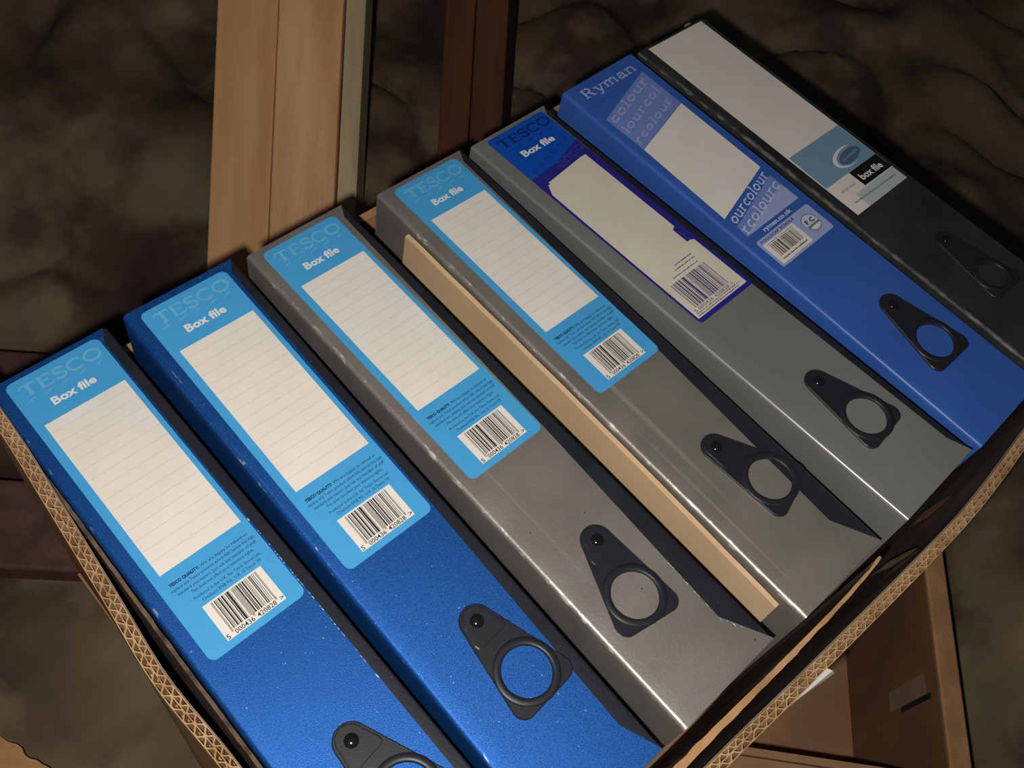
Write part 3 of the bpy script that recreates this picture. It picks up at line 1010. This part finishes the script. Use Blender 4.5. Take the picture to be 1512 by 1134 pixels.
        fit_text(mb, '>', A(51.9), A(53.9), -Bb(193.4), 2.7, 0.26, bold=0.008)
        s.flat('barcode', mb, BLACK_INK, sh)


E_BLUE = [(0, 71.0), (9, 65.6), (200, 64.5), (343, 62.0), (364, 70.5)]
E_GREY = [(0, 71.0), (9, 66.5), (200, 62.5), (338, 57.2), (364, 71.2)]
f1 = File(0, 'leftmost metallic blue box file, beside the corrugated left edge of the box', BLUE_MET, BLACK_CLOTH, [(0, 70), (9, 65.4), (343, 65.0), (364, 70.5)])
f1.sky_label(kb=1.028, db=-0.5)
f1.pull(36.1, 275.7, 9)
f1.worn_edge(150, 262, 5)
f2 = File(1, 'second metallic blue box file, between the leftmost blue file and a grey one', BLUE_MET, BLACK_CLOTH, E_BLUE)
f2.sky_label(ka=1.0, kb=1.0, da=-0.9, db=0.6)
f2.pull(40.9, 259.6, 4.6)
f3 = File(2, 'scuffed grey metallic box file beside the tan board, its finger pull turned left', GREY_MET, BLACK_CLOTH, E_GREY)
f3.sky_label(ka=0.97, da=-1.2)
f3.pull(36.6, 266.7, -10)
f3.worn_edge(300, 352, 8)
f4 = File(3, 'grey box file with a sky-blue label, its finger pull turned over its black hinge', GREY_MET, BLACK_CLOTH, E_GREY)
f4.sky_label(ka=0.96, da=1.0, db=-0.6)
f4.pull(39.3, 265.4, 16.5)

# --- satin grey file with the royal-blue label
f5 = File(4, 'satin grey box file with a dark royal-blue label and white window', GREY_SAT, BLACK_CLOTH, [(0, 70.5), (8, 66.0), (199, 63.5), (350, 65.5), (364, 70.6)], 2.0)
sh = f5.sheet('label', rrect(11.5, 3, 65.0, 200, 3.0), 0.02, 0.16, PURPLE)
f5.sheet('printed_panel', [(12.6, 3.2), (64.0, 3.2), (64.8, 4.4), (64.8, 38), (38, 46), (11.7, 48), (11.7, 4.4)], 0.1, 0.19, ROYAL, sh)
mb = MB(); fit_glyphs(mb, 'TESCO', CAPS, 16.4, 64.0, -15.6, 8.0, 0.23, weight=1.25); f5.flat('lettering', mb, ROYAL_DK, sh)
mb = MB()
for i in range(5):
    x = 15.8 + i * 9.9; y = -20.0
    mb.add([(x, y, 0.23), (x + 3.2, y + 0.4, 0.23), (x + 6.6, y + 1.7, 0.23), (x + 3.3, y + 1.3, 0.23)], [(0, 1, 2, 3)])
f5.flat('dash', mb, ROYAL_DK, sh)
mb = MB(); fit_text(mb, 'Box file', 23.4, 53.0, -29.6, 5.8, 0.24, bold=0.035); f5.flat('lettering', mb, WHITE_INK, sh)
mb = MB()
for i, (x, y) in enumerate(((17, -45.5), (25, -43.5), (33, -41.5), (41, -39.5), (49, -37.5), (57, -35.0))):
    stroke(mb, [(x, y), (x + 1.2, y + 3.6), (x + 2.4, y + 0.4), (x + 3.6, y + 3.8), (x + 5.0, y + 0.6)], 0.7, 0.24)
f5.flat('pattern_print', mb, mat('label_faint_blue_print', lin(14, 62, 156), 0.4), sh)
mb = MB()
for i, (x, y) in enumerate(((37, -49), (44, -48), (51, -46.5), (58, -45))):
    stroke(mb, arc(x + 2, y, 2.2, 2.6, 40, 320, 9), 0.8, 0.24)
    stroke(mb, [(x + 4.9, y - 2.5), (x + 4.9, y + 3.2)], 0.8, 0.24)
f5.flat('pattern_print', mb, PURPLE_LT, sh)
f5.sheet('writing_window', [(17.6, 58), (19.4, 58), (19.4, 56.4), (54.0, 52.4), (59.5, 52.4), (59.5, 135.4), (56.2, 137.2), (56.2, 150), (59.5, 150), (61.8, 151.4), (61.8, 196.6), (13.2, 196.6), (13.2, 120), (13.4, 66)], 0.1, 0.2, PAPER_Y, sh)
mb = MB()
for (x, y) in ((57.6, 141.0), (58.9, 143.4), (57.6, 145.8), (58.9, 148.2)):
    mb.add([(x, -y, 0.24), (x + 1.5, -y, 0.24), (x + 1.5, -y - 1.9, 0.24), (x, -y - 1.9, 0.24)], [(3, 2, 1, 0)])
f5.flat('checker_print', mb, PURPLE_LT, sh)
mb = MB(); bars(mb, 18.4, 51.5, -189.5, -168.0, 0.24); f5.flat('barcode', mb, BAR_VIOLET, sh)
mb = MB()
greek(mb, 34, 50, -158.6, 1.0, 0.24, 3); greek(mb, 31, 51, -161.6, 1.0, 0.24, 4); greek(mb, 25, 49, -165.4, 0.9, 0.24, 5)
fit_text(mb, '5 000436 420828 >', 15.6, 54, -192.4, 2.4, 0.24)
greek(mb, 15.5, 58.5, -193.8, 0.8, 0.24, 6); greek(mb, 15.0, 56, -195.6, 0.9, 0.24, 7)
f5.flat('small_print', mb, BAR_VIOLET, sh)
f5.pull(35.1, 274.9, 5.4, dist=34, hole=12.8, k=0.95, pad=False)

# --- satin blue file with slab lettering
f6 = File(5, 'satin royal-blue box file between the satin grey file and the black file', BLUE_SAT, BLACK_CLOTH, [(0, 73.4), (364, 73.4)], 2.6)
mb = MB(); fit_glyphs(mb, 'Ryman', SLAB, 10.0, 66.0, -14.6, 8.4, 0.08); f6.flat('lettering', mb, LAVENDER, f6.cover)
pn = f6.sheet('printed_panel', [(7.2, 36.5), (66.5, 18.0), (66.5, 57), (8.2, 72)], 0.02, 0.10, LAV_MID)
mb = MB()
for r_, (y, h) in enumerate(((-44, 7.5), (-56, 7.5), (-68, 6.5))):
    fit_glyphs(mb, ['colour', 'lourcol', 'rcolour'][r_], SLAB, 9.0, 64.0, y, h, 0.14, slant=0.30, weight=0.9)
f6.flat('lettering', mb, LAVENDER, pn)
f6.sheet('writing_window', [(8.4, 72.5), (66.5, 57.4), (66.5, 133.6), (7.2, 148.8)], 0.03, 0.13, PAPER)
pn = f6.sheet('printed_panel', [(9.0, 158.5), (66.3, 142.5), (66.5, 168.6), (8.2, 168.6)], 0.02, 0.09, LAV_MID)
f6.sheet('printed_panel', [(14.5, 166.0), (66.3, 153.0), (66.5, 168.6), (11.0, 168.6)], 0.04, 0.12, LAVENDER, pn)
mb = MB(); fit_glyphs(mb, 'ourcolour', SLAB, 9.6, 65.6, -157.2, 8.2, 0.16, slant=0.262, weight=0.95); f6.flat('lettering', mb, LAV_LT, pn)
mb = MB(); fit_glyphs(mb, 'rcolourc', SLAB, 9.4, 65.6, -168.0, 8.2, 0.17, slant=0.262, weight=0.9); f6.flat('lettering', mb, LAV_LT, pn)
mb = MB(); fit_text(mb, 'ryman.co.uk', 22.0, 53.0, -173.2, 3.4, 0.10, bold=0.03); f6.flat('lettering', mb, LAV_LT, f6.cover)
sk = f6.sheet('barcode_sticker', rrect(8.4, 175.4, 67.0, 200.4, 2.0), 0.03, 0.14, LAVENDER)
mb = MB(); fit_text(mb, 'FOOLSCAP BOXFILE', 11.5, 48.0, -178.9, 2.2, 0.19, bold=0.02); f6.flat('small_print', mb, NAVY_INK, sk)
f6.sheet('barcode_panel', rrect(10.6, 180.0, 44.2, 198.6, 0.6), 0.1, 0.18, PAPER, sk)
mb = MB(); bars(mb, 14.5, 40.5, -193.4, -182.5, 0.22); greek(mb, 14.0, 41.0, -196.4, 1.3, 0.22, 21)
greek(mb, 13.0, 42.0, -181.8, 0.6, 0.22, 22)
f6.flat('barcode', mb, BLACK_INK, sk)
f6.sheet('logo', ellipse(55.8, 188.0, 7.6, 7.6), 0.1, 0.18, GREY_INK, sk)
f6.sheet('logo', ellipse(55.8, 188.0, 6.9, 6.9), 0.12, 0.20, LAV_LT, sk)
f6.sheet('logo', ellipse(56.2, 189.4, 6.4, 5.2, 20, 0, 180), 0.14, 0.22, GREY_INK, sk)
f6.sheet('logo', ellipse(56.6, 190.4, 5.4, 3.9, 20, 10, 170), 0.16, 0.24, WHITE_INK, sk)
mb = MB(); fit_text(mb, 'F C', 51.6, 60.4, -188.2, 3.6, 0.25, bold=0.03); f6.flat('logo', mb, BLACK_INK, sk)
f6.pull(43.6, 266.7, -1.0, dist=34.6, hole=13.0, k=1.0, pad=False)

# --- black file
f7 = File(6, 'black box file at the far right end, with a long white label', BLACK_SPINE, BLACK_CLOTH, [(0, 75.0), (364, 75.0)], 2.4)
sh = f7.sheet('label', [(9.4, 2.2), (71.4, 1.6), (71.4, 209.0), (9.2, 210.2)], 0.02, 0.14, PAPER)
f7.sheet('printed_panel', [(10.8, 144.6), (70.9, 143.6), (71.2, 179.6), (10.0, 180.6)], 0.1, 0.18, STEEL, sh)
f7.sheet('logo', ellipse(50.0, 168.5, 15.5, 8.2, 36, tilt=-8), 0.14, 0.21, WHITE_INK, sh)
f7.sheet('logo', ellipse(53.2, 168.9, 15.2, 7.2, 36, tilt=-8), 0.16, 0.24, STEEL, sh)
f7.sheet('logo', ellipse(53.0, 169.2, 12.8, 5.4, 36, tilt=-8), 0.18, 0.26, STEEL_DK, sh)
mb = MB()
stroke(mb, [(43 + i * 1.5, -170.4 + i * 0.14 + (1.5 if i % 2 else -1.0)) for i in range(14)], 0.7, 0.29)
f7.flat('logo', mb, STEEL, sh)
f7.sheet('printed_panel', [(37.4, 180.3), (71.2, 179.7), (71.3, 195.0), (37.6, 195.4)], 0.1, 0.18, BLACK_INK, sh)
mb = MB(); fit_text(mb, 'box file', 41.0, 66.0, -191.2, 6.0, 0.22, bold=0.03); f7.flat('lettering', mb, WHITE_INK, sh)
f7.sheet('printed_panel', [(24.0, 196.6), (71.4, 195.6), (71.4, 209.0), (24.0, 209.8)], 0.1, 0.17, PALE_GREY, sh)
mb = MB(); greek(mb, 16.5, 33.5, -190.6, 2.6, 0.2, 31); f7.flat('small_print', mb, LILAC_INK, sh)
mb = MB(); greek(mb, 17.0, 66.0, -202.4, 1.5, 0.21, 32); f7.flat('small_print', mb, GREY_INK, sh)
f7.pull(43.1, 263.0, 1.0, dist=39.0, hole=10.6, k=0.86, pad=False)

# ================================================================== TAN BOARD
mb = MB()
nb = 40
vs = []; fs = []
for i in range(nb + 1):
    t = i / nb
    y = -0.056 - 0.313 * t
    zt = 0.0005 + 0.0012 * math.sin(t * 3.0) - 0.004 * t + 0.0006 * noise.noise(Vector((t * 12, 0, 0)))
    xr = 0.2472 + 0.0010 * math.sin(t * 2.6) - 0.0018 * t
    vs += [(xr - 0.0030, y, zt - 0.0004), (xr, y, zt), (xr - 0.006, y, FZ0 + 0.0065), (xr - 0.009, y, FZ0 + 0.0065)]
for i in range(nb):
    a = 4 * i; c = a + 4
    fs += [(a, a + 1, c + 1, c), (a + 1, a + 2, c + 2, c + 1), (a + 2, a + 3, c + 3, c + 2), (a + 3, a, c, c + 3)]
fs += [(3, 2, 1, 0), tuple(4 * nb + k for k in range(4))]
o = obj('backing_board', vs, fs, TAN)
tag(o, 'tan board standing on edge between the two scuffed grey files', 'board')

# put each carton's root at its base; the panels keep their places
for e, base in ((box, Vector((0.30, -0.195, FZ0))), (b2, K2 + E1 * B2L / 2 + E2 * B2W / 2 + Vector((0, 0, B2Z0)))):
    e.location = base
    for ch in list(e.children):
        ch.location = ch.location - base
